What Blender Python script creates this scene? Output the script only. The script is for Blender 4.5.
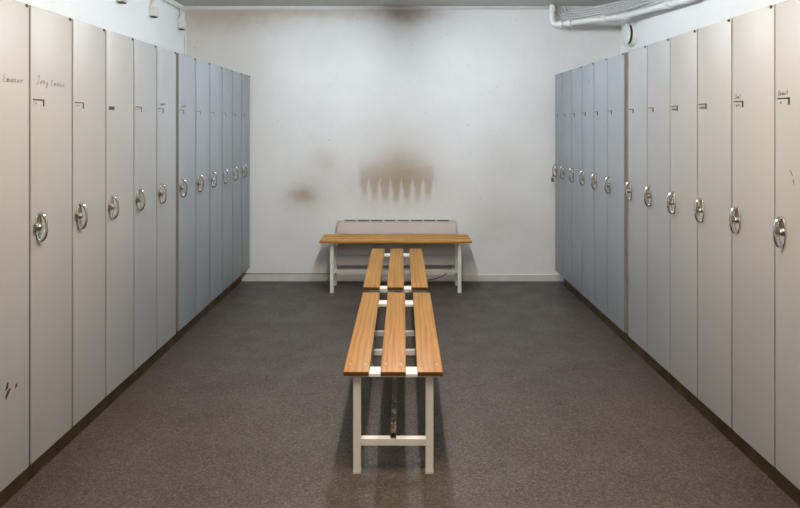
import bpy, bmesh, math, random
from mathutils import Vector, Matrix

random.seed(7)
for o in list(bpy.data.objects):
    bpy.data.objects.remove(o)
scn = bpy.context.scene
COL = scn.collection

# ------------------------------------------------------------------ camera
F = 600.0                                   # focal length in pixels of an 800 px wide frame
cam_data = bpy.data.cameras.new('camera')
cam = bpy.data.objects.new('camera', cam_data)
COL.objects.link(cam)
cam.location = (0, 0, 1.5)
cam.rotation_euler = (math.pi / 2, 0, 0)
cam_data.sensor_width = 36
cam_data.lens = 36 * F / 800
cam_data.shift_x = 1.0 / 800
cam_data.shift_y = -127.5 / 800
cam_data.clip_start = 0.02
scn.camera = cam

# ------------------------------------------------------------------ world and exposure
w = bpy.data.worlds.new('world')
scn.world = w
w.use_nodes = True
w.node_tree.nodes['Background'].inputs[0].default_value = (0.02, 0.02, 0.02, 1)
w.node_tree.nodes['Background'].inputs[1].default_value = 1.0
scn.view_settings.view_transform = 'Standard'
scn.view_settings.look = 'None'
scn.view_settings.gamma = 1.0
scn.view_settings.use_curve_mapping = False
scn.view_settings.exposure = 0.27

# lamps: (x, y, colour, strength); built as ceiling luminaires further down
LAMPS = [
    (0.03, 4.30, (0.75, 0.885, 1.00), 116.0, 'ceiling luminaire with a cool white diffuser above the slatted benches'),
    (0.03, 1.85, (1.00, 0.86, 0.71), 205.0, 'ceiling luminaire with a warm white diffuser over the open floor'),
]

# ------------------------------------------------------------------ dimensions
YB = 5.82                                   # back wall
XL, XR = -2.08, 2.146                       # side walls
YF = -3.0                                   # wall behind the viewer
ZC = 2.665                                  # ceiling
Z0 = 0.14                                   # underside of the lockers

# ------------------------------------------------------------------ node helpers
class E:
    """tiny expression builder on shader math nodes"""
    def __init__(s, nt, sock): s.nt, s.s = nt, sock
    def _m(s, op, *a, clamp=False):
        n = s.nt.nodes.new('ShaderNodeMath'); n.operation = op; n.use_clamp = clamp
        for i, v in enumerate((s,) + a):
            if isinstance(v, E): s.nt.links.new(v.s, n.inputs[i])
            else: n.inputs[i].default_value = v
        return E(s.nt, n.outputs[0])
    def __add__(s, o): return s._m('ADD', o)
    __radd__ = __add__
    def __sub__(s, o): return s._m('SUBTRACT', o)
    def __rsub__(s, o): return (s * -1.0) + o
    def __mul__(s, o): return s._m('MULTIPLY', o)
    __rmul__ = __mul__
    def __truediv__(s, o): return s._m('DIVIDE', o)
    def sq(s): return s * s
    def exp(s): return s._m('EXPONENT')
    def cos(s): return s._m('COSINE')
    def abs(s): return s._m('ABSOLUTE')
    def pow(s, p): return s._m('POWER', p)
    def mx(s, o): return s._m('MAXIMUM', o)
    def mn(s, o): return s._m('MINIMUM', o)
    def step(s, a, b):
        n = s.nt.nodes.new('ShaderNodeMapRange'); n.interpolation_type = 'SMOOTHSTEP'
        s.nt.links.new(s.s, n.inputs[0])
        n.inputs[1].default_value = a; n.inputs[2].default_value = b
        n.inputs[3].default_value = 0; n.inputs[4].default_value = 1
        return E(s.nt, n.outputs[0])

def new_mat(name):
    m = bpy.data.materials.new(name); m.use_nodes = True
    nt = m.node_tree
    return m, nt, nt.nodes['Principled BSDF']

def coords(nt, scale=(1, 1, 1), rnd=False):
    t = nt.nodes.new('ShaderNodeTexCoord')
    mp = nt.nodes.new('ShaderNodeMapping'); mp.inputs['Scale'].default_value = scale
    if rnd:
        oi = nt.nodes.new('ShaderNodeObjectInfo')
        ml = nt.nodes.new('ShaderNodeMath'); ml.operation = 'MULTIPLY'; ml.inputs[1].default_value = 37.0
        nt.links.new(oi.outputs['Random'], ml.inputs[0])
        cb = nt.nodes.new('ShaderNodeCombineXYZ')
        for i in range(3): nt.links.new(ml.outputs[0], cb.inputs[i])
        ad = nt.nodes.new('ShaderNodeVectorMath'); ad.operation = 'ADD'
        nt.links.new(t.outputs['Object'], ad.inputs[0]); nt.links.new(cb.outputs[0], ad.inputs[1])
        nt.links.new(ad.outputs[0], mp.inputs[0])
    else:
        nt.links.new(t.outputs['Object'], mp.inputs[0])
    return mp.outputs[0]

def noise(nt, vec, scale, detail=3, rough=0.5):
    n = nt.nodes.new('ShaderNodeTexNoise')
    n.inputs['Scale'].default_value = scale; n.inputs['Detail'].default_value = detail
    n.inputs['Roughness'].default_value = rough
    nt.links.new(vec, n.inputs['Vector'])
    return n.outputs[0]

def ramp(nt, fac, stops):
    r = nt.nodes.new('ShaderNodeValToRGB')
    el = r.color_ramp.elements
    while len(el) < len(stops): el.new(0.5)
    for e, (p, c) in zip(el, stops):
        e.position = p; e.color = (*c, 1)
    nt.links.new(fac, r.inputs[0])
    return r.outputs[0]

def mix(nt, fac, a, b, mode='MIX'):
    n = nt.nodes.new('ShaderNodeMix'); n.data_type = 'RGBA'; n.blend_type = mode
    for sock, v in ((n.inputs[0], fac), (n.inputs[6], a), (n.inputs[7], b)):
        if isinstance(v, E): nt.links.new(v.s, sock)
        elif isinstance(v, bpy.types.NodeSocket): nt.links.new(v, sock)
        elif isinstance(v, tuple): sock.default_value = (*v, 1)
        else: sock.default_value = v
    return n.outputs[2]

def bump(nt, bsdf, h, strength, dist):
    b = nt.nodes.new('ShaderNodeBump')
    b.inputs['Strength'].default_value = strength; b.inputs['Distance'].default_value = dist
    nt.links.new(h, b.inputs['Height']); nt.links.new(b.outputs[0], bsdf.inputs['Normal'])

def simple(name, col, rough=0.5, metal=0.0, var=0.12, scale=12.0, bmp=0.0, spec=0.5):
    m, nt, b = new_mat(name)
    v = coords(nt, rnd=True)
    n = noise(nt, v, scale, 4)
    lo = tuple(c * (1 - var) for c in col); hi = tuple(min(1, c * (1 + var)) for c in col)
    nt.links.new(ramp(nt, n, [(0.3, lo), (0.7, hi)]), b.inputs['Base Color'])
    b.inputs['Roughness'].default_value = rough; b.inputs['Metallic'].default_value = metal
    b.inputs['Specular IOR Level'].default_value = spec
    if bmp:
        bump(nt, b, noise(nt, v, scale * 12, 2), bmp, 0.002)
    return m

# ------------------------------------------------------------------ materials
def mat_floor():
    m, nt, b = new_mat('speckled_vinyl')
    v = coords(nt)
    def chips(sc):
        vo = nt.nodes.new('ShaderNodeTexVoronoi'); vo.inputs['Scale'].default_value = sc
        nt.links.new(v, vo.inputs['Vector'])
        sp_ = nt.nodes.new('ShaderNodeSeparateColor'); nt.links.new(vo.outputs['Color'], sp_.inputs[0])
        return E(nt, sp_.outputs[0])
    fine = (chips(240) * 0.55 + chips(120) * 0.45).s
    c2 = ramp(nt, fine, [(0.10, (0.029, 0.022, 0.0165)), (0.40, (0.060, 0.048, 0.039)), (0.62, (0.083, 0.067, 0.055)), (0.92, (0.142, 0.118, 0.098))])
    big = noise(nt, v, 1.7, 5, 0.6)
    c3 = mix(nt, 0.5, c2, ramp(nt, big, [(0.3, (0.72, 0.70, 0.68)), (0.7, (1.12, 1.1, 1.08))]), 'MULTIPLY')
    # welded seam of the sheet, running along the room
    sx = nt.nodes.new('ShaderNodeSeparateXYZ'); nt.links.new(v, sx.inputs[0])
    x = E(nt, sx.outputs[0])
    seam = 1.0 - (x + 0.145).abs().step(0.0012, 0.003)
    c4 = mix(nt, seam * 0.6, c3, (0.018, 0.016, 0.014))
    nt.links.new(c4, b.inputs['Base Color'])
    r = ramp(nt, noise(nt, v, 5, 4), [(0.3, (0.42,) * 3), (0.7, (0.58,) * 3)])
    nt.links.new(r, b.inputs['Roughness'])
    b.inputs['Specular IOR Level'].default_value = 0.35
    bump(nt, b, fine, 0.15, 0.001)
    return m

def px2w(px, py, y=YB):
    return ((px - 399) / F * y, 1.5 - (py - 126.5) / F * y)

def mat_back_wall():
    m, nt, b = new_mat('stained_white_paint')
    v = coords(nt)
    sp = nt.nodes.new('ShaderNodeSeparateXYZ'); nt.links.new(v, sp.inputs[0])
    nz = E(nt, noise(nt, v, 6.0, 4)) - 0.5
    nz2 = E(nt, noise(nt, v, 14.0, 4)) - 0.5
    x0, z0 = E(nt, sp.outputs[0]), E(nt, sp.outputs[2])
    x = x0 + nz * 0.10 + nz2 * 0.04
    z = z0 + nz2 * 0.10 + nz * 0.05
    def blob(px, py, sx, sy, amp):
        cx, cz = px2w(px, py); ax, az = sx / F * YB, sy / F * YB
        d = ((x - cx) / ax).sq() + ((z - cz) / az).sq()
        return (d * -1.0).exp() * amp
    st = blob(303, 196, 13, 9, 0.52)
    for a in ((306, 192, 24, 24, 0.26), (326, 162, 13, 14, 0.26),
              (396, 176, 44, 18, 0.20), (405, 160, 26, 22, 0.26), (392, 130, 52, 48, 0.15),
              (395, 195, 62, 24, 0.20),
              (505, 175, 30, 45, 0.15), (500, 225, 38, 22, 0.18), (300, 232, 55, 18, 0.05),
              (408, 10, 34, 11, 0.48), (330, 9, 75, 8, 0.42), (235, 12, 80, 18, 0.48), (200, 40, 45, 45, 0.26),
              (240, 120, 40, 130, 0.12)):
        st = st + blob(*a)
    # soot "fingers" left above the radiator slots
    fx0, fz0 = px2w(363.5, 180); fx1, fz1 = px2w(428.5, 208)
    pitch = (fx1 - fx0) / 6
    u = (x0 + nz2 * 0.03 - fx0) / pitch
    tooth = ((u * math.pi).cos()).abs()
    cx, _ = px2w(397, 0)
    depth = (fz0 - z0 - nz2 * 0.06) / (fz0 - fz1)              # 0 at the top of the fingers, 1 at the tips
    lenm = 1.0 - ((x0 - cx) / 1.1).abs()
    dd = depth / lenm.mx(0.3)
    inside = 1.0 - ((x0 - cx).abs()).step(0.325, 0.40)
    edge = dd.mx(0.0).pow(2.0) * 0.34 + dd.step(-0.35, 0.40) * 0.75 - 0.28
    fing = (tooth - edge).step(-0.40, 0.42) * inside * (1.0 - dd.step(0.45, 1.15)) * dd.step(-1.4, 0.20)
    st = st + fing * 0.40
    st = st + nz.mx(0.0) * 0.18
    st = st.mn(1.0)
    base = ramp(nt, noise(nt, v, 2.2, 5), [(0.3, (0.80, 0.79, 0.77)), (0.7, (0.85, 0.84, 0.82))])
    col = mix(nt, st, base, (0.36, 0.262, 0.150))
    # small chips and scratches
    ch = E(nt, noise(nt, coords(nt, (1, 1, 2.5)), 26, 2)).step(0.742, 0.76)
    col = mix(nt, ch * 0.55, col, (0.30, 0.27, 0.24))
    nt.links.new(col, b.inputs['Base Color'])
    b.inputs['Roughness'].default_value = 0.6
    b.inputs['Specular IOR Level'].default_value = 0.3
    bump(nt, b, noise(nt, v, 9, 6), 0.12, 0.01)
    return m

def mat_wood(name, dark, mid, light, rough):
    m, nt, b = new_mat(name)
    v = coords(nt, (1, 1, 1), rnd=True)
    # planks lie along local X: stretch the grain along it
    mp = nt.nodes.new('ShaderNodeMapping'); mp.inputs['Scale'].default_value = (0.8, 9.0, 6.0)
    nt.links.new(v, mp.inputs[0])
    wob = noise(nt, mp.outputs[0], 1.1, 3)
    wv = nt.nodes.new('ShaderNodeTexWave'); wv.wave_type = 'RINGS'; wv.rings_direction = 'X'
    wv.inputs['Scale'].default_value = 1.6; wv.inputs['Distortion'].default_value = 5.0
    wv.inputs['Detail'].default_value = 2.0; wv.inputs['Detail Scale'].default_value = 1.4
    nt.links.new(mp.outputs[0], wv.inputs['Vector'])
    grain = nt.nodes.new('ShaderNodeMapping'); grain.inputs['Scale'].default_value = (4.0, 160.0, 60.0)
    nt.links.new(v, grain.inputs[0])
    g = noise(nt, grain.outputs[0], 1.0, 3)
    f = E(nt, wv.outputs[1]) * 0.22 + E(nt, wob) * 0.25 + E(nt, g) * 0.55
    c = ramp(nt, f.s, [(0.34, light), (0.56, mid), (0.82, dark)])
    # dark end grain on the sawn ends (object-space normal along the plank)
    tn = nt.nodes.new('ShaderNodeTexCoord'); sn = nt.nodes.new('ShaderNodeSeparateXYZ')
    nt.links.new(tn.outputs['Normal'], sn.inputs[0])
    c = mix(nt, E(nt, sn.outputs[0]).abs().step(0.6, 0.85) * 0.85, c, tuple(q * 0.42 for q in dark))
    nt.links.new(c, b.inputs['Base Color'])
    b.inputs['Roughness'].default_value = rough
    bump(nt, b, g, 0.15, 0.001)
    return m

def mat_worn_paint(name, paint, under, amt=0.6, rough=0.45, scale=18, metal=0.0):
    m, nt, b = new_mat(name)
    v = coords(nt, rnd=True)
    n = E(nt, noise(nt, v, scale, 5, 0.65)).step(amt, amt + 0.05)
    base = ramp(nt, noise(nt, v, 5, 3), [(0.3, tuple(c * 0.92 for c in paint)), (0.7, paint)])
    nt.links.new(mix(nt, n, base, under), b.inputs['Base Color'])
    b.inputs['Roughness'].default_value = rough
    b.inputs['Metallic'].default_value = metal
    return m

def mat_locker(name, lo, hi):
    m, nt, b = new_mat(name)
    v = coords(nt, rnd=True)
    n = noise(nt, v, 1.3, 4)
    c = ramp(nt, n, [(0.3, lo), (0.7, hi)])
    nt.links.new(c, b.inputs['Base Color'])
    r = ramp(nt, noise(nt, v, 3, 3), [(0.3, (0.42,) * 3), (0.7, (0.48,) * 3)])
    nt.links.new(r, b.inputs['Roughness'])
    b.inputs['Specular IOR Level'].default_value = 0.5
    return m

M = dict(
    floor=mat_floor(),
    wall_back=mat_back_wall(),
    wall=simple('white_wall_paint', (0.80, 0.80, 0.79), 0.6, var=0.03, scale=2.5, bmp=0.05),
    ceiling=simple('ceiling_paint', (0.60, 0.59, 0.57), 0.7, var=0.05, scale=3),
    trim=simple('trim_paint', (0.68, 0.67, 0.64), 0.5, var=0.06, scale=8),
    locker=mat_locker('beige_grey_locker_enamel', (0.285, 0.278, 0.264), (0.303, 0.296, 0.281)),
    locker_light_blend=mat_locker('light_blend_locker_enamel', (0.262, 0.264, 0.262), (0.278, 0.280, 0.278)),  # cool-to-warm light transition along the row, put into the enamel colour
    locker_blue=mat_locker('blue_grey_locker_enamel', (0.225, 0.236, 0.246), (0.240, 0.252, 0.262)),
    plinth=simple('dark_stained_wood', (0.105, 0.072, 0.030), 0.6, var=0.4, scale=9),
    wood=mat_wood('lacquered_pine', (0.18, 0.066, 0.006), (0.335, 0.142, 0.014), (0.41, 0.190, 0.024), 0.44),
    wood_back=mat_wood('lacquered_honey_pine', (0.24, 0.09, 0.007), (0.47, 0.20, 0.016), (0.58, 0.28, 0.032), 0.33),
    frame=mat_worn_paint('cream_steel_paint', (0.84, 0.81, 0.74), (0.16, 0.10, 0.06), 0.70, 0.4),
    bar=mat_worn_paint('chipped_bar_paint', (0.12, 0.098, 0.07), (0.50, 0.46, 0.38), 0.56, 0.5, 30),
    chrome=simple('chrome', (0.72, 0.70, 0.67), 0.14, 1.0, var=0.05, scale=30),
    lock=simple('dull_lock_metal', (0.36, 0.34, 0.30), 0.35, 1.0, var=0.2, scale=60),
    dark=simple('dark_metal', (0.03, 0.027, 0.024), 0.5, 0.2, var=0.2),
    ink=simple('marker_ink', (0.085, 0.08, 0.08), 0.7, var=0.2),
    card=simple('card', (0.33, 0.32, 0.30), 0.7, var=0.05),
    scuff=simple('scuff', (0.045, 0.022, 0.012), 0.8, var=0.3),
    radiator=simple('radiator_enamel', (0.66, 0.625, 0.605), 0.4, var=0.05, scale=4),
    plastic=simple('white_plastic', (0.78, 0.78, 0.76), 0.35, var=0.04, scale=6),
    oldplastic=simple('yellowed_plastic', (0.70, 0.68, 0.62), 0.45, var=0.08, scale=20),
    cable=simple('grey_white_cable', (0.62, 0.62, 0.61), 0.5, var=0.06),
    brown=simple('brown_timber', (0.17, 0.11, 0.065), 0.6, var=0.25, scale=14),
    screw=simple('zinc_screw', (0.55, 0.50, 0.45), 0.35, 0.8, var=0.05),
    brass=simple('padlock_metal', (0.16, 0.14, 0.12), 0.35, 0.9, var=0.2),
)

# ------------------------------------------------------------------ mesh helpers
def box(bm, x0, x1, y0, y1, z0, z1, bev=0.0):
    t = bmesh.new()
    bmesh.ops.create_cube(t, size=1.0)
    for v in t.verts:
        v.co = Vector(((x0 + x1) / 2 + v.co.x * (x1 - x0), (y0 + y1) / 2 + v.co.y * (y1 - y0), (z0 + z1) / 2 + v.co.z * (z1 - z0)))
    if bev:
        bmesh.ops.bevel(t, geom=list(t.edges), offset=bev, segments=2, affect='EDGES', profile=0.6)
    merge(bm, t)

def merge(bm, t):
    me = bpy.data.meshes.new('tmp'); t.to_mesh(me); t.free()
    bm.from_mesh(me); bpy.data.meshes.remove(me)

def tube(bm, pts, r, seg=12, caps=True, closed=False):
    """sweep a circle (radius r, number or list) along pts"""
    pts = [Vector(p) for p in pts]; n = len(pts)
    rs = r if isinstance(r, (list, tuple)) else [r] * n
    tang = []
    for i in range(n):
        a = pts[i - 1] if (i > 0 or closed) else pts[i]
        b = pts[(i + 1) % n] if (i < n - 1 or closed) else pts[i]
        tang.append((b - a).normalized())
    up = Vector((0, 0, 1)) if abs(tang[0].z) < 0.9 else Vector((1, 0, 0))
    nrm = (up - tang[0] * up.dot(tang[0])).normalized()
    rings = []
    for i in range(n):
        nrm = (nrm - tang[i] * nrm.dot(tang[i])).normalized()
        bi = tang[i].cross(nrm)
        rings.append([bm.verts.new(pts[i] + (nrm * math.cos(2 * math.pi * k / seg) + bi * math.sin(2 * math.pi * k / seg)) * rs[i]) for k in range(seg)])
    for i in range(n if closed else n - 1):
        a, b = rings[i], rings[(i + 1) % n]
        for k in range(seg):
            bm.faces.new((a[k], a[(k + 1) % seg], b[(k + 1) % seg], b[k]))
    if caps and not closed:
        bm.faces.new(list(reversed(rings[0]))); bm.faces.new(rings[-1])

def lathe(bm, prof, seg=32, mat=None):
    """prof: list of (axis position, radius) about local X"""
    pts = [Vector((a, 0, 0)) for a, _ in prof]
    rings = []
    for a, r in prof:
        rings.append([bm.verts.new(Vector((a, r * math.cos(2 * math.pi * k / seg), r * math.sin(2 * math.pi * k / seg)))) for k in range(seg)])
    for i in range(len(rings) - 1):
        for k in range(seg):
            bm.faces.new((rings[i][k], rings[i][(k + 1) % seg], rings[i + 1][(k + 1) % seg], rings[i + 1][k]))
    bm.faces.new(list(reversed(rings[0]))); bm.faces.new(rings[-1])

def finish(bm, name, mat, parent=None, smooth=None, loc=(0, 0, 0), rot=(0, 0, 0)):
    bmesh.ops.recalc_face_normals(bm, faces=list(bm.faces))
    me = bpy.data.meshes.new(name); bm.to_mesh(me); bm.free()
    me.materials.append(M[mat] if isinstance(mat, str) else mat)
    if smooth is not None:
        me.polygons.foreach_set('use_smooth', [True] * len(me.polygons))
        me.set_sharp_from_angle(angle=math.radians(smooth))
    o = bpy.data.objects.new(name, me); COL.objects.link(o)
    o.location = loc; o.rotation_euler = rot
    if parent: o.parent = parent
    return o

def inst(me, name, parent, loc=(0, 0, 0), rot=(0, 0, 0)):
    o = bpy.data.objects.new(name, me); COL.objects.link(o)
    o.location = loc; o.rotation_euler = rot
    if parent: o.parent = parent
    return o

def tag(o, label, cat, group=None):
    o['label'] = label; o['category'] = cat
    if group: o['group'] = group
    return o

def thing(name, label, cat, loc=(0, 0, 0), rotz=0, group=None):
    o = bpy.data.objects.new(name, None); COL.objects.link(o)
    o.empty_display_size = 0.1
    o.location = loc; o.rotation_euler = (0, 0, rotz)
    return tag(o, label, cat, group)

def struct(name, bm, mat, label, cat, smooth=None):
    o = finish(bm, name, mat, smooth=smooth)
    o['kind'] = 'structure'
    return tag(o, label, cat)

def one(fn):
    bm = bmesh.new(); fn(bm); return bm

def boxes(*bs):
    bm = bmesh.new()
    for b in bs: box(bm, *b)
    return bm

# ------------------------------------------------------------------ the room
T = 0.12
struct('floor', boxes((XL - T, XR + T, YF - T, YB + T, -0.1, 0.0)), 'floor', 'brown-grey speckled vinyl floor with a welded seam', 'floor')
struct('ceiling', boxes((XL - T, XR + T, YF - T, YB + T, ZC, ZC + 0.1)), 'ceiling', 'dull off-white painted ceiling above the locker room', 'ceiling')
struct('wall_back', boxes((XL - T, XR + T, YB, YB + T, 0, ZC)), 'wall_back', 'white wall with brown soot stains above the radiator', 'wall')
struct('wall_left', boxes((XL - T, XL, YF, YB, 0, ZC)), 'wall', 'plain white wall carrying the small wall boxes', 'wall')
struct('wall_right', boxes((XR, XR + T, YF, YB, 0, ZC)), 'wall', 'plain white wall carrying the round air valve', 'wall')
struct('wall_front', boxes((XL - T, XR + T, YF - T, YF, 0, ZC)), 'wall', 'plain white wall opposite the stained wall', 'wall')
struct('baseboard_back', boxes((XL + 0.001, XR - 0.001, YB - 0.014, YB - 0.0005, 0.0005, 0.066, 0.003)), 'trim', 'low off-white baseboard along the stained wall', 'baseboard')
def crown(bm):
    box(bm, XL + 0.001, XR - 0.001, YB - 0.022, YB - 0.0005, ZC - 0.022, ZC - 0.0005, 0.004)
    box(bm, XL + 0.001, XR - 0.001, YB - 0.010, YB - 0.0005, ZC - 0.034, ZC - 0.0225, 0.002)
struct('trim_1', one(crown), 'trim', 'narrow off-white moulding where stained wall meets ceiling', 'trim')

# ------------------------------------------------------------------ ceiling luminaires
def emission(name, col, strength):
    m = bpy.data.materials.new(name); m.use_nodes = True
    nt = m.node_tree; b = nt.nodes['Principled BSDF']
    b.inputs['Base Color'].default_value = (0.9, 0.9, 0.9, 1)
    b.inputs['Emission Color'].default_value = (*col, 1)
    b.inputs['Emission Strength'].default_value = strength
    return m
for i, (lx, ly, c, s, lab) in enumerate(LAMPS):
    L, W = 1.24, 0.09
    t = thing('ceiling_luminaire', lab, 'ceiling light', (lx, ly, ZC))
    def hous(bm):
        box(bm, -W / 2, W / 2, -L / 2, L / 2, -0.035, -0.001, 0.003)
        for sy in (-1, 1):
            box(bm, -W / 2, W / 2, sy * (L / 2 - 0.008) - 0.008, sy * (L / 2 - 0.008) + 0.008, -0.092, -0.034, 0.003)
    finish(one(hous), 'housing', 'plastic', t)
    finish(boxes((-0.032, 0.032, -L / 2 + 0.017, L / 2 - 0.017, -0.088, -0.0355, 0.014)), 'diffuser', emission('lamp_diffuser', c, s), t)

# ------------------------------------------------------------------ lockers
HL = 1.85                                    # locker height
# lever handle set, local frame: door face at x = 0, room towards +x, hinge side +y
def plate_bm():
    bm = bmesh.new()
    n = 28
    def ring(x, k): return [bm.verts.new((x, 0.0215 * k * math.cos(2 * math.pi * i / n), 0.063 * k * math.sin(2 * math.pi * i / n))) for i in range(n)]
    R = [ring(0.0005, 1.0), ring(0.004, 1.0), ring(0.0065, 0.90), ring(0.0045, 0.80)]
    for a, b in zip(R, R[1:]):
        for i in range(n): bm.faces.new((a[i], a[(i + 1) % n], b[(i + 1) % n], b[i]))
    bm.faces.new(R[-1]); bm.faces.new(list(reversed(R[0])))
    return bm
def bow_bm():
    bm = bmesh.new()
    pts, rs = [], []
    for i in range(15):
        a = math.pi * (i / 14)
        pts.append((0.004 + 0.032 * math.sin(a) ** 0.8, 0.004 * math.sin(a), 0.057 * math.cos(a)))
        rs.append(0.0052 + 0.0026 * abs(math.cos(a)))
    tube(bm, pts, rs, 10)
    return bm
def lockcyl_bm():
    bm = bmesh.new()
    t = bmesh.new(); lathe(t, [(0.004, 0.0135), (0.013, 0.0125), (0.016, 0.009), (0.020, 0.008)], 16)
    merge(bm, t)
    box(bm, 0.003, 0.016, -0.030, -0.008, -0.006, 0.006, 0.002)          # hasp lug towards the door edge
    box(bm, 0.002, 0.016, -0.032, -0.027, -0.016, 0.016, 0.002)
    return bm
protos = {}
def proto(key, bm, mat, smooth=40):
    bmesh.ops.recalc_face_normals(bm, faces=list(bm.faces))
    me = bpy.data.meshes.new(key); bm.to_mesh(me); bm.free()
    me.materials.append(M[mat])
    me.polygons.foreach_set('use_smooth', [True] * len(me.polygons)); me.set_sharp_from_angle(angle=math.radians(smooth))
    protos[key] = me
proto('plate', plate_bm(), 'chrome')
proto('bow', bow_bm(), 'chrome')
proto('cyl', lockcyl_bm(), 'lock')
def hinge_bm():
    bm = bmesh.new(); t = bmesh.new(); lathe(t, [(0.0, 0.0068), (0.004, 0.0068), (0.006, 0.0045)], 12); merge(bm, t)
    return bm
proto('hinge', hinge_bm(), 'dark')
def holder_bm():
    return boxes((0.0003, 0.004, -0.035, 0.035, 0.0105, 0.0150), (0.0003, 0.004, 0.0300, 0.035, -0.0135, 0.0105))
proto('holder', holder_bm(), 'dark')  # metal frame; its shaded top and far edges are coloured dark
proto('card', boxes((0.0003, 0.0012, -0.033, 0.031, -0.013, 0.0105)), 'card')
proto('black_card', boxes((0.0003, 0.0022, -0.026, 0.030, -0.012, 0.006)), 'dark')

# stroke letters in a unit box: lists of polylines
GL = {
    'E': [[(.75, .95), (.2, 1.0), (.05, .75), (.5, .55), (.0, .3), (.1, .02), (.8, .08)]],
    'J': [[(.2, 1.1), (.9, 1.0)], [(.6, 1.0), (.45, .2), (.1, -.15), (-.1, .1)]],
    'm': [[(0, .5), (.05, 0), (.1, .4), (.3, .5), (.35, 0), (.4, .4), (.65, .5), (.7, .02), (.85, .1)]],
    'n': [[(0, .5), (.05, 0), (.12, .4), (.4, .5), (.5, .02), (.7, .1)]],
    'a': [[(.6, .45), (.2, .5), (.0, .15), (.3, 0), (.6, .45), (.62, .03), (.8, .1)]],
    'o': [[(.4, .5), (.05, .3), (.2, 0), (.55, .1), (.55, .4), (.4, .5), (.8, .45)]],
    'e': [[(.0, .2), (.5, .3), (.4, .5), (.1, .35), (.1, .05), (.6, .08)]],
    'r': [[(0, .5), (.1, 0), (.15, .35), (.5, .52), (.6, .4)]],
    'y': [[(0, .5), (.15, .1), (.45, .15), (.6, .5)], [(.6, .5), (.45, -.3), (.1, -.45), (.2, -.2), (.7, .1)]],
    'l': [[(.0, .1), (.35, .9), (.2, 1.0), (.1, .1), (.4, .1)]],
    's': [[(.5, .5), (.1, .4), (.45, .15), (.0, 0)]],
    't': [[(.25, .95), (.2, .05), (.5, .1)], [(0, .6), (.5, .65)]],
    'i': [[(.1, .5), (.1, .02), (.3, .1)], [(.12, .75), (.16, .78)]],
    '-': [[(0, .25), (.6, .3)]],
    ' ': [],
}
def writing_bm(text, h, wd, width):
    """hand lettering on the door plane (x = 0.0008), running along +y or as given by wd sign"""
    bm = bmesh.new()
    n = len(text); adv = abs(wd) / n; sg = 1 if wd > 0 else -1
    rr = random.Random(text)
    for i, ch in enumerate(text):
        dz = rr.uniform(-.08, .08) * h
        for pl in GL[ch]:
            pts = []
            for (a, b), (c, d) in zip(pl, pl[1:]):
                for k in range(3):
                    pts.append((a + (c - a) * k / 3, b + (d - b) * k / 3))
            pts.append(pl[-1])
            P = [Vector((0.0007, sg * (i * adv + (a + 0.18 * b) * adv * 0.95), b * h + dz)) for a, b in pts]
            for p, q in zip(P, P[1:]):
                d = q - p
                if d.length < 1e-6: continue
                nn = Vector((0, -d.z, d.y)).normalized() * width / 2
                ex = d.normalized() * width * 0.25
                vs = [bm.verts.new(c) for c in (p - nn - ex, q - nn + ex, q + nn + ex, p + nn - ex)]
                vt = [bm.verts.new(c.co + Vector((0.0004, 0, 0))) for c in vs]
                bm.faces.new(vt); bm.faces.new(list(reversed(vs)))
                for k in range(4): bm.faces.new((vs[k], vs[(k + 1) % 4], vt[(k + 1) % 4], vt[k]))
    return bm

def mark_bm(polys):
    """one thin raised chip per polygon"""
    out = []
    for poly in polys:
        bm = bmesh.new()
        lo = [bm.verts.new((0.0002, y, z)) for y, z in poly]
        hi = [bm.verts.new((0.0008, y, z)) for y, z in poly]
        bm.faces.new(hi); bm.faces.new(list(reversed(lo)))
        n = len(poly)
        for k in range(n): bm.faces.new((lo[k], lo[(k + 1) % n], hi[(k + 1) % n], hi[k]))
        out.append(bm)
    return out

def locker(x, y, rotz, wd, depth, label, group, gap=0.0035, extra=None, card='card', scrib=True, lean=0.0, paint='locker'):
    t = thing('steel_locker', label, 'locker', (x, y, Z0), rotz, group)
    hw = wd / 2 - 0.0006
    hc = wd / 2 - gap - 0.0008
    dt = 0.022
    def carc(bm):
        th = 0.004
        box(bm, -depth, -dt - 0.002, -hc, -hc + th, 0, HL)
        box(bm, -depth, -dt - 0.002, hc - th, hc, 0, HL)
        box(bm, -depth, -dt - 0.002, -hc + th, hc - th, HL - 0.014, HL)
        box(bm, -depth, -dt - 0.002, -hc + th, hc - th, 0, 0.02)
        box(bm, -depth, -depth + 0.006, -hc + th, hc - th, 0.02, HL - 0.014)
        box(bm, -depth + 0.006, -dt - 0.03, -hc + th, hc - th, 1.53, 1.545)   # hat shelf
    finish(one(carc), 'carcass', paint, t)
    d = finish(boxes((-dt, 0, -hw + gap, hw - gap, 0.002, HL - 0.002, 0.0025)), 'door', paint, t, smooth=50)
    d.rotation_euler.z = lean
    hy = -wd / 2 + 0.050
    pl = inst(protos['plate'], 'handle_plate', d, (0, hy, 0.948))
    inst(protos['bow'], 'handle_bow', d, (0, hy, 0.948))
    inst(protos['cyl'], 'lock_cylinder', d, (0, hy, 0.948))
    inst(protos['hinge'], 'hinge_pin', d, (0, wd / 2 - 0.022, HL - 0.010))
    ly = -wd / 2 + 0.055
    if card == 'black_card':
        inst(protos['black_card'], 'name_card', d, (0, ly, 1.457))
    elif card:
        inst(protos['holder'], 'card_holder', d, (0, ly, 1.457))
        inst(protos['card'], 'name_card', d, (0, ly, 1.457))
    for nm, bm, mat, loc in (extra or []):
        for q in (bm if isinstance(bm, list) else [bm]):
            finish(q, nm, mat, d, loc=loc)
    return t

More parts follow.
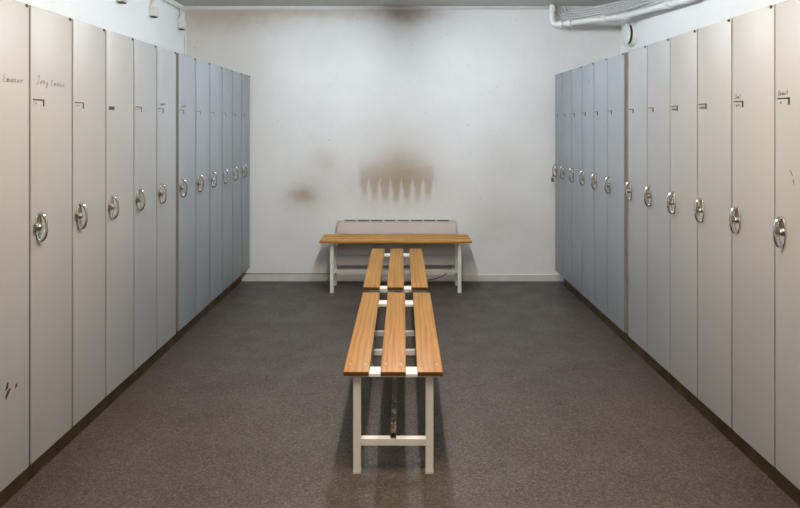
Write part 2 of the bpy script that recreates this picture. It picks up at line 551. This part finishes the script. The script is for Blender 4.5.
ORD = ['beside the stained wall', 'second from the stained wall', 'third from the stained wall', 'fourth from the stained wall',
       'fifth from the stained wall', 'sixth from the stained wall', 'seventh from the stained wall', 'eighth from the stained wall',
       'ninth from the stained wall', 'tenth from the stained wall', 'eleventh from the stained wall', 'twelfth from the stained wall',
       'thirteenth from the stained wall', 'fourteenth from the stained wall']

# left row, door edges from the far end to the near end
EL = [5.80, 5.499, 5.213, 4.921, 4.614, 4.304, 3.974, None, 3.936, 3.630, 3.323, 3.013, 2.710, 2.403, 2.095, 1.787, 1.480]
ER = [5.672, 5.418, 5.139, 4.850, 4.560, 4.272, 3.955, None, 3.892, 3.598, 3.297, 3.000, 2.692, 2.386, 2.078, 1.770, 1.465]
def pairs(e):
    return [(a, b) for a, b in zip(e, e[1:]) if a is not None and b is not None]
def xl(y): return -1.505 + 0.0112 * y
def xr(y): return 1.510 - 0.0063 * y
AL, AR = -math.atan(0.0112), math.pi + math.atan(0.0063)

scr = lambda txt, h, wdt, th=0.0016: writing_bm(txt, h, wdt, th)
for i, (a, b) in enumerate(pairs(EL)):
    yc, wd = (a + b) / 2, a - b
    ex = []; card = 'card'
    lab = '%sgrey steel locker %s, in the row under the wall boxes' % ('blue-' if i < 6 else '', ORD[i])
    if i < 11 and i not in (8,):
        ex.append(('card_lettering', scr('-e-' if i % 2 else 'e-', 0.012, 0.022 if i % 2 else 0.015, 0.0022), 'ink', (0.001, -wd / 2 + 0.032, 1.452)))
    if i in (5, 6):
        ex.append(('door_lettering', scr('eno' if i == 5 else 'aer', 0.016, 0.075, 0.006), 'ink', (0, -wd / 2 + 0.055, 1.492)))
    if i == 7: card = 'card'
    if i == 8: card = 'black_card'; lab = 'grey steel locker with a black name tag, row under the wall boxes'
    if i == 10:
        ex.append(('door_lettering', scr('Jony', 0.030, 0.080, 0.0016), 'ink', (0, -wd / 2 + 0.045, 1.535)))
        ex.append(('door_lettering', scr('Emane', 0.026, 0.110, 0.0016), 'ink', (0, -wd / 2 + 0.140, 1.533)))
        lab = 'beige-grey steel locker with two handwritten words above its card holder'
    if i == 11:
        card = None
        ex.append(('door_lettering', scr('Emaner', 0.028, 0.125, 0.0015), 'ink', (0, -wd / 2 + 0.145, 1.529)))
        r = random.Random(3)
        ex.append(('scuff_mark', mark_bm([
            [(.000, .038), (.008, .030), (.006, .012), (-.009, .006), (-.008, .016)],
            [(.014, .008), (.022, .004), (.008, -.012), (-.008, -.030), (-.010, -.012), (.000, .002)],
            [(.048, .006), (.060, .009), (.058, -.004), (.046, -.009)]]), 'scuff', (0, -wd / 2 + 0.17, 0.358)))
        lab = 'beige-grey steel locker with one handwritten word and rust chips low down'
    gap = (0.0085 if i < 5 else 0.0058) if i < 10 else 0.0056
    locker(xl(yc), yc, AL, wd, 0.55, lab, 'lockers in the row under the wall boxes', gap, ex, card, lean=random.uniform(-.0015, .0015), paint='locker_blue' if i < 6 else 'locker_light_blend' if i < 8 else 'locker')

for i, (a, b) in enumerate(pairs(ER)):
    yc, wd = (a + b) / 2, a - b
    ex = []; card = 'card'
    lab = '%sgrey steel locker %s, in the row under the drain pipe' % ('blue-' if i < 6 else '', ORD[i])
    if i < 10:
        ex.append(('card_lettering', scr('e-' if i % 2 else '-', 0.012, 0.02, 0.0022), 'ink', (0.001, -wd / 2 + 0.045, 1.452)))
    if i == 3:
        ex.append(('scuff_mark', mark_bm([[(-.004, .012), (.006, .016), (.007, -.012), (-.005, -.016)]]), 'scuff', (0, 0.03, 1.71)))
        lab = 'blue-grey steel locker with a dark chip high on its door, under drain pipe'
    if i == 0: lab = 'narrow blue-grey steel locker wearing a small padlock beside the stained wall'
    if i in (8, 9):
        ex.append(('card_lettering', scr('enme', 0.016, 0.056, 0.0036), 'ink', (0.001, -wd / 2 + 0.026, 1.449)))
    if i == 10:
        ex.append(('door_lettering', scr('Joel', 0.018, 0.05, 0.0024), 'ink', (0, -wd / 2 + 0.026, 1.482)))
        ex.append(('card_lettering', scr('en', 0.016, 0.035, 0.0026), 'ink', (0.001, -wd / 2 + 0.035, 1.449)))
        lab = 'beige-grey steel locker with a short word above its card holder'
    if i == 11:
        ex.append(('door_lettering', scr('Ernst', 0.018, 0.062, 0.0024), 'ink', (0, -wd / 2 + 0.022, 1.482)))
        ex.append(('card_lettering', scr('e', 0.016, 0.014, 0.0026), 'ink', (0.001, -wd / 2 + 0.035, 1.449)))
        ex.append(('scuff_mark', mark_bm([
            [(-.004, .022), (.000, .024), (.012, .004), (.010, .000)],
            [(.012, -.012), (.016, -.010), (.022, -.030), (.018, -.030)]]), 'ink', (0, -wd / 2 + 0.095, 1.17)))
        lab = 'beige-grey steel locker with a scuff streak above its handle, under drain pipe'
    gap = 0.0050 if i in (3, 4, 9) else (0.0014 if i in (11, 5) else 0.0038)
    t = locker(xr(yc), yc, AR, wd, 0.55, lab, 'lockers in the row under the drain pipe', gap, ex, card, lean=random.uniform(-.0015, .0015), paint='locker_blue' if i < 6 else 'locker_light_blend' if i < 8 else 'locker')

# plinths under the rows
def plinth(e0, e1, fx, ang, side, label):
    yc = (e0 + e1) / 2; L = e0 - e1
    bm = boxes((-0.50, -0.085, -L / 2, L / 2, 0.0005, Z0 - 0.0008, 0.003))
    o = finish(bm, 'locker_plinth', 'plinth', loc=(fx(yc), yc, 0), rot=(0, 0, ang))
    tag(o, label, 'plinth')
plinth(5.80, 1.48, xl, AL, -1, 'dark brown wooden plinth carrying the lockers below the wall boxes')
plinth(5.672, 1.465, xr, AR, 1, 'dark brown wooden plinth carrying the lockers below the drain pipe')

# brown timber strips standing in the gaps between the locker banks
for nm, (ya, yb), fx, ang, lab in (('l', (3.938, 3.972), xl, AL, 'dark brown timber strip between lockers in the row under wall boxes'),
                                   ('r', (3.896, 3.951), xr, AR, 'brown timber strip between lockers in the row under drain pipe')):
    yc, wd = (ya + yb) / 2, yb - ya
    t = thing('timber_strip', lab, 'wood strip', (fx(yc), yc, Z0), ang)
    s = -1 if nm == 'r' else 1                       # towards the stained wall
    def span(u0, u1):
        return tuple(sorted((s * (u0 - 0.5) * wd, s * (u1 - 0.5) * wd)))
    ya_, yb_ = span(0.50, 0.96)
    finish(boxes((-0.060, -0.012, ya_, yb_, 0.0, HL - 0.01, 0.002)), 'board', 'brown', t)
    ya_, yb_ = span(0.04, 0.96)
    finish(boxes((-0.50, -0.30, ya_, yb_, 0.0, HL - 0.01, 0.002)), 'batten', 'brown', t)

# small padlock on the locker at the stained wall
yc = 5.672 - 0.05
pk = thing('padlock', 'small dark padlock hanging on the locker handle by stained wall', 'padlock', (xr(yc) - 0.036, yc - 0.0, 1.004))
finish(boxes((-0.011, 0.009, -0.020, 0.020, -0.022, 0.016, 0.004)), 'lock_body', 'brass', pk, smooth=50)
def shackle(bm):
    pts = [(0, 0.012 * math.cos(math.pi * i / 10), 0.032 + 0.012 * math.sin(math.pi * i / 10)) for i in range(11)]
    tube(bm, [(0, 0.012, 0.012)] + pts + [(0, -0.012, 0.012)], 0.003, 8)
finish(one(shackle), 'shackle', 'chrome', pk, smooth=50)

# ------------------------------------------------------------------ benches
def screw_bm():
    bm = bmesh.new()
    t = bmesh.new(); lathe(t, [(0.0, 0.0052), (0.0010, 0.0050), (0.0016, 0.003)], 12)
    for v in t.verts: v.co = Vector((v.co.y, v.co.z, v.co.x))
    merge(bm, t); return bm
proto('screw', screw_bm(), 'screw')

def bench(label, p0, p1, zt, pw, gap, leg_in, wood, group=None, th=0.018, leg_w=0.033, rail_t=0.015, bar='bar'):
    """planks run along local X from p0 to p1 (world xy of the end centres); leg_in = inset of the two end frames"""
    a, b = Vector(p0), Vector(p1); d = b - a; L = d.length; c = (a + b) / 2
    t = thing('slatted_bench', label, 'bench', (c.x, c.y, 0), math.atan2(d.y, d.x), group)
    tw = 3 * pw + 2 * gap
    for k in range(3):
        y0 = -tw / 2 + k * (pw + gap) + pw / 2
        bm = boxes((-L / 2, L / 2, -pw / 2, pw / 2, -th, 0, 0.002))
        o = finish(bm, 'plank', wood, t, smooth=50, loc=(0, y0, zt))
        for ex in (-1, 1):
            for ey in (-1, 1):
                inst(protos['screw'], 'screw', o, (ex * (L / 2 - 0.082), ey * pw * 0.30, 0.0))
    zr = zt - th
    lo = tw / 2 - 0.0395
    for ex, li in ((-1, leg_in[0]), (1, leg_in[1])):
        xc = ex * (L / 2 - li)                           # outer face of the legs
        xi = xc - ex * leg_w
        x0, x1 = min(xc, xi), max(xc, xi)
        r0, r1 = (x0 - 0.008, x1 + 0.045) if ex > 0 else (x0, x1 + 0.045)
        finish(boxes((r0, r1, -tw / 2 + 0.012, tw / 2 - 0.012, zr - rail_t, zr, 0.002)), 'top_rail', 'frame', t)
        for ey in (-1, 1):
            ya, yb = sorted((ey * lo, ey * (lo - leg_w)))
            lg = finish(boxes((x0, x1, ya, yb, 0.006, zr - rail_t, 0.002)), 'leg', 'frame', t)
            finish(boxes((x0 - .001, x1 + .001, ya - .001, yb + .001, 0.0004, 0.010, 0.001)), 'foot_cap', 'oldplastic', lg)
        finish(boxes((x0 + 0.002, x1 - 0.002, -lo + leg_w, lo - leg_w, 0.120, 0.150, 0.002)), 'crossbar', 'frame', t)
    # square tube between the crossbars, open at its ends
    q = 0.0125; xa, xb = -L / 2 + leg_in[0] + 0.004, L / 2 - leg_in[1] - 0.004; zc = 0.1505 + q
    def hollow(bm):
        box(bm, xa, xb, -q, q, zc - q, zc - q + 0.003, 0.0005); box(bm, xa, xb, -q, q, zc + q - 0.003, zc + q, 0.0005)
        box(bm, xa, xb, -q, -q + 0.003, zc - q + 0.003, zc + q - 0.003); box(bm, xa, xb, q - 0.003, q, zc - q + 0.003, zc + q - 0.003)
        box(bm, xa + 0.05, xa + 0.06, -q + 0.003, q - 0.003, zc - q + 0.003, zc + q - 0.003)
    finish(one(hollow), 'stretcher', bar, t)
    return t

bench('slatted pine bench farthest from the radiator, with rusty stretcher bar', (-0.0250, 2.567), (-0.0165, 3.797), 0.450, 0.109, 0.0495, (0.024, 0.150), 'wood')
bench('slatted pine bench between another slatted bench and the radiator bench', (-0.0230, 3.918), (-0.0180, 5.160), 0.450, 0.109, 0.0495, (0.026, 0.150), 'wood')
bench('honey-coloured bench standing crosswise in front of the radiator', (-0.712, 5.54), (0.652, 5.54), 0.475, 0.100, 0.030, (0.090, 0.090), 'wood_back', bar='frame')

# ------------------------------------------------------------------ radiator behind the back bench
def radiator():
    x0, x1 = -0.592, 0.545
    yf, yb = 5.735, 5.806
    z0, z1 = 0.17, 0.598
    t = thing('panel_radiator', 'off-white panel radiator on the stained wall behind the crosswise bench', 'radiator', ((x0 + x1) / 2, yf, z0))
    hw = (x1 - x0) / 2; H = z1 - z0; D = yb - yf
    def front(bm):
        edges = [0.0, 0.10, 0.20, 0.30, H - 0.012]
        for za, zb in zip(edges, edges[1:]):
            box(bm, -hw, hw, 0.0, 0.016, za + 0.0025, zb - 0.0025, 0.003)
        box(bm, -hw + 0.004, hw - 0.004, 0.010, 0.02, 0.004, H - 0.008)
    finish(one(front), 'front_panel', 'radiator', t)
    finish(boxes((-hw + 0.01, hw - 0.01, D - 0.022, D - 0.004, 0.006, H - 0.02, 0.003)), 'rear_panel', 'radiator', t)
    for s in (-1, 1):
        a, b = sorted((s * hw, s * (hw - 0.010)))
        finish(boxes((a, b, 0.0165, D - 0.002, 0.004, H, 0.002)), 'side_cover', 'radiator', t)
    # top grille: 8 long slots between narrow bars
    def grille(bm):
        box(bm, -hw + 0.0105, hw - 0.0105, 0.0, 0.008, H - 0.012, H - 0.0045, 0.001)
        box(bm, -hw + 0.0105, hw - 0.0105, D - 0.022, D - 0.002, H - 0.004, H + 0.008, 0.001)
        n = 8
        xs = -hw + 0.062; pit = (2 * hw - 0.124) / n
        box(bm, -hw + 0.0105, xs, 0.001, D - 0.022, H - 0.004, H + 0.008, 0.001)
        box(bm, -xs, hw - 0.0105, 0.001, D - 0.022, H - 0.004, H + 0.008, 0.001)
        for k in range(1, n):
            box(bm, xs + k * pit - 0.008, xs + k * pit + 0.008, 0.001, D - 0.022, H - 0.004, H + 0.008, 0.001)
    finish(one(grille), 'top_grille', 'radiator', t)
    for k in range(8):
        xs = -hw + 0.062; pit = (2 * hw - 0.124) / 8
        finish(boxes((xs + k * pit + 0.0085, xs + (k + 1) * pit - 0.0085, 0.0085, 0.014, H - 0.012, H + 0.0045)), 'slot_shade', 'dark', t)  # dark strips standing in for the shade inside the slots
    def fins(bm):
        for k in range(60):
            xx = -hw + 0.02 + k * (2 * hw - 0.04) / 59
            box(bm, xx - 0.001, xx + 0.001, 0.021, D - 0.023, 0.01, H - 0.03)
    f = finish(one(fins), 'convector_fins', 'dark', t); f['kind'] = 'stuff'
    for s in (-0.42, 0.42):
        finish(boxes((s - 0.02, s + 0.02, D - 0.0035, D + 0.0135, 0.05, H - 0.06)), 'wall_bracket', 'radiator', t)
    # valve with dark knob on the end
    v = bmesh.new()
    tube(v, [(-hw + 0.002, 0.045, 0.25), (-hw - 0.055, 0.045, 0.25)], 0.010, 12)
    tube(v, [(-hw - 0.050, 0.045, 0.25), (-hw - 0.050, 0.045, -z0 + 0.002)], 0.008, 12)
    finish(v, 'valve_pipe', 'radiator', t, smooth=40)
    kn = bmesh.new()
    tube(kn, [(-hw - 0.050, 0.035, 0.25), (-hw - 0.058, 0.000, 0.25), (-hw - 0.062, -0.018, 0.25)], [0.013, 0.017, 0.015], 14)
    finish(kn, 'valve_knob', 'dark', t, smooth=40)
radiator()

# cables along the skirting
def cable(label, pts, r, mat, group=None, name='cable', sub=6):
    """Catmull-Rom through pts"""
    P = [Vector(p) for p in pts]; Q = []
    for i in range(len(P) - 1):
        p0, p1, p2, p3 = P[max(i - 1, 0)], P[i], P[i + 1], P[min(i + 2, len(P) - 1)]
        for k in range(sub):
            s = k / sub
            Q.append(0.5 * ((2 * p1) + (p2 - p0) * s + (2 * p0 - 5 * p1 + 4 * p2 - p3) * s * s + (3 * p1 - p0 - 3 * p2 + p3) * s ** 3))
    Q.append(P[-1])
    bm = bmesh.new(); tube(bm, Q, r, 8)
    return tag(finish(bm, name, mat, smooth=60), label, 'cable', group)
rr = random.Random(5)
cable('thin brown cable lying along the top of the baseboard', [(-1.52 + 0.08 * k, YB - 0.008, 0.0715 + rr.uniform(0, .002)) for k in range(12)], 0.0045, 'brown')
cable('thin dark cable curving down to the floor under the radiator', [(0.50, 5.71, 0.17), (0.47, 5.70, 0.13), (0.42, 5.69, 0.085), (0.33, 5.70, 0.05), (0.22, 5.72, 0.028), (0.10, 5.735, 0.012), (0.02, 5.74, 0.0055)], 0.0045, 'brown')

# ------------------------------------------------------------------ small boxes and conduit on the left wall
tagp = 'white conduit along the ceiling corner above the wall boxes'
bm = bmesh.new(); tube(bm, [(XL + 0.020, YF + 0.05, 2.618), (XL + 0.020, YB - 0.03, 2.618)], 0.015, 12)
cd = thing('conduit', tagp, 'conduit', (XL + 0.02, 4.0, 2.618))
bm2 = bmesh.new(); tube(bm2, [(0, YF + 0.05 - 4.0, 0), (0, YB - 0.03 - 4.0, 0)], 0.015, 12)
bm.free()
finish(bm2, 'tube', 'oldplastic', cd, smooth=40)
for k in range(9):
    yy = -1.0 + k * 0.8
    finish(boxes((-0.0195, 0.017, yy - 4.0 - 0.008, yy - 4.0 + 0.008, -0.018, 0.018, 0.002)), 'clip', 'plastic', cd)
bm = bmesh.new(); tube(bm, [(XL + 0.013, YB - 0.016, 2.00), (XL + 0.013, YB - 0.016, 2.40)], 0.010, 10)
tag(finish(bm, 'conduit', 'oldplastic', smooth=40), 'thin upright conduit in the corner beside the stained wall', 'conduit')
BOXL = ['yellowed wall box on a short stem nearest the stained wall', 'yellowed wall box on a short stem between two others', 'yellowed wall box on a short stem farthest from the stained wall']
for k, yy in enumerate((5.66, 5.02, 4.44)):
    t = thing('wall_box', BOXL[k], 'wall box', (XL, yy, 2.41), 0, 'boxes on the side wall')
    finish(boxes((0.0005, 0.060, -0.035, 0.035, 0.010, 0.090, 0.008)), 'box_body', 'oldplastic', t, smooth=50)
    finish(boxes((0.008, 0.052, -0.028, 0.028, 0.002, 0.0095, 0.003)), 'cable_gland', 'dark', t)
    bm = bmesh.new(); tube(bm, [(0.022, 0, 0.089), (0.022, 0, 0.195)], 0.011, 10)
    finish(bm, 'stem', 'oldplastic', t, smooth=40)
    finish(boxes((0.004, 0.045, -0.018, 0.018, 0.0895, 0.107, 0.003)), 'collar', 'plastic', t)

# ------------------------------------------------------------------ drain pipe, cables and air valve on the right
def pipes():
    R = 0.026
    A = Vector((1.47, 5.755, ZC - 0.001)); B = Vector((1.47, 5.755, 2.472))
    Cc = Vector((2.000, 5.375, 2.485)); D = Vector((2.085, 4.30, 2.415)); Eq = Vector((2.100, 0.2, 2.37))
    t = thing('drain_pipe', 'white plastic drain pipe with couplings bending round the corner', 'pipe', (0, 0, 0))
    def seg(p, q, a=0.0, b=0.0):
        d = (q - p).normalized()
        bm = bmesh.new(); tube(bm, [p + d * a, q - d * b], R, 18)
        finish(bm, 'pipe_section', 'plastic', t, smooth=40)
    def coup(p, q, s, L=0.05, k=1.38):
        d = (q - p).normalized(); c = p + d * s
        bm = bmesh.new(); tube(bm, [c - d * L / 2, c - d * L * 0.4, c + d * L * 0.4, c + d * L / 2], [R * 1.1, R * k, R * k, R * 1.1], 18)
        finish(bm, 'coupling', 'plastic', t, smooth=40)
    def elbow(p, q, r, s=0.06):
        d0 = (q - p).normalized(); d1 = (r - q).normalized()
        a, b = q - d0 * s, q + d1 * s; pts = []
        for k in range(11):
            u = k / 10; pts.append(a * (1 - u) ** 2 + q * 2 * u * (1 - u) + b * u * u)
        bm = bmesh.new(); tube(bm, pts, R * 1.15, 18)
        finish(bm, 'elbow', 'plastic', t, smooth=40)
    seg(A, B, 0, 0.05); elbow(A, B, Cc); seg(B, Cc, 0.05, 0.05); elbow(B, Cc, D); seg(Cc, D, 0.05, 0.02); elbow(Cc, D, Eq, 0.05); seg(D, Eq, 0.03, 0)
    coup(A, B, 0.05, 0.03, 1.3)
    coup(B, Cc, 0.085); coup(B, Cc, 0.165); coup(B, Cc, 0.49, 0.04); 
    L1 = (Cc - B).length
    coup(B, Cc, L1 - 0.06, 0.045); coup(Cc, D, 0.075, 0.05); coup(Cc, D, 0.80, 0.06)
    for s in (0.5, 1.7, 2.9):
        d = (Eq - D).normalized(); c = D + d * s
        finish(boxes((c.x - 0.03, XR - 0.0005, c.y - 0.012, c.y + 0.012, c.z - 0.030, c.z + 0.030, 0.003)), 'pipe_clip', 'plastic', t)
pipes()
CABD = ['lowest cable', 'second lowest cable', 'middle cable', 'second topmost cable', 'topmost cable']
for k in range(5):
    dz = 0.030 * k
    sag = 0.030
    pts = [(1.520 + 0.028 * k, 5.806 - 0.004 * k, ZC - 0.003), (1.530 + 0.028 * k, 5.800 - 0.004 * k, 2.600 - sag + 0.012 * k),
           (1.66 + 0.010 * k, 5.745 - 0.004 * k, 2.548 - sag + 0.024 * k), (1.85, 5.600, 2.560 - sag + 0.022 * k), (2.020 + 0.014 * k, 5.36, 2.545 + 0.024 * k),
           (2.055 + 0.013 * k, 4.9, 2.520 + dz), (2.085 + 0.009 * k, 4.3, 2.470 + dz), (2.085 + 0.009 * k, 3.0, 2.46 + dz), (2.085 + 0.009 * k, 0.3, 2.44 + dz)]
    cable(CABD[k] + ' of the white bundle running above the drain pipe', pts, 0.0088, 'cable', 'cables above the drain pipe')

t = thing('air_valve', 'round white exhaust air valve on the wall beneath the drain pipe', 'vent', (XR, 5.50, 2.345), math.pi)
bm = bmesh.new(); lathe(bm, [(0.0005, 0.108), (0.014, 0.108), (0.030, 0.100), (0.036, 0.088), (0.030, 0.080), (0.0015, 0.078)], 40)
finish(bm, 'base_ring', 'plastic', t, smooth=30)
bm = bmesh.new(); lathe(bm, [(0.0305, 0.060), (0.056, 0.066), (0.060, 0.098), (0.068, 0.102), (0.078, 0.092), (0.084, 0.060), (0.086, 0.02)], 40)
finish(bm, 'disc', 'plastic', t, smooth=30)
bm = bmesh.new(); lathe(bm, [(0.032, 0.088), (0.058, 0.088)], 40)
finish(bm, 'gap_shade', 'dark', t, smooth=30)  # dark collar painting the shade in the gap behind the disc
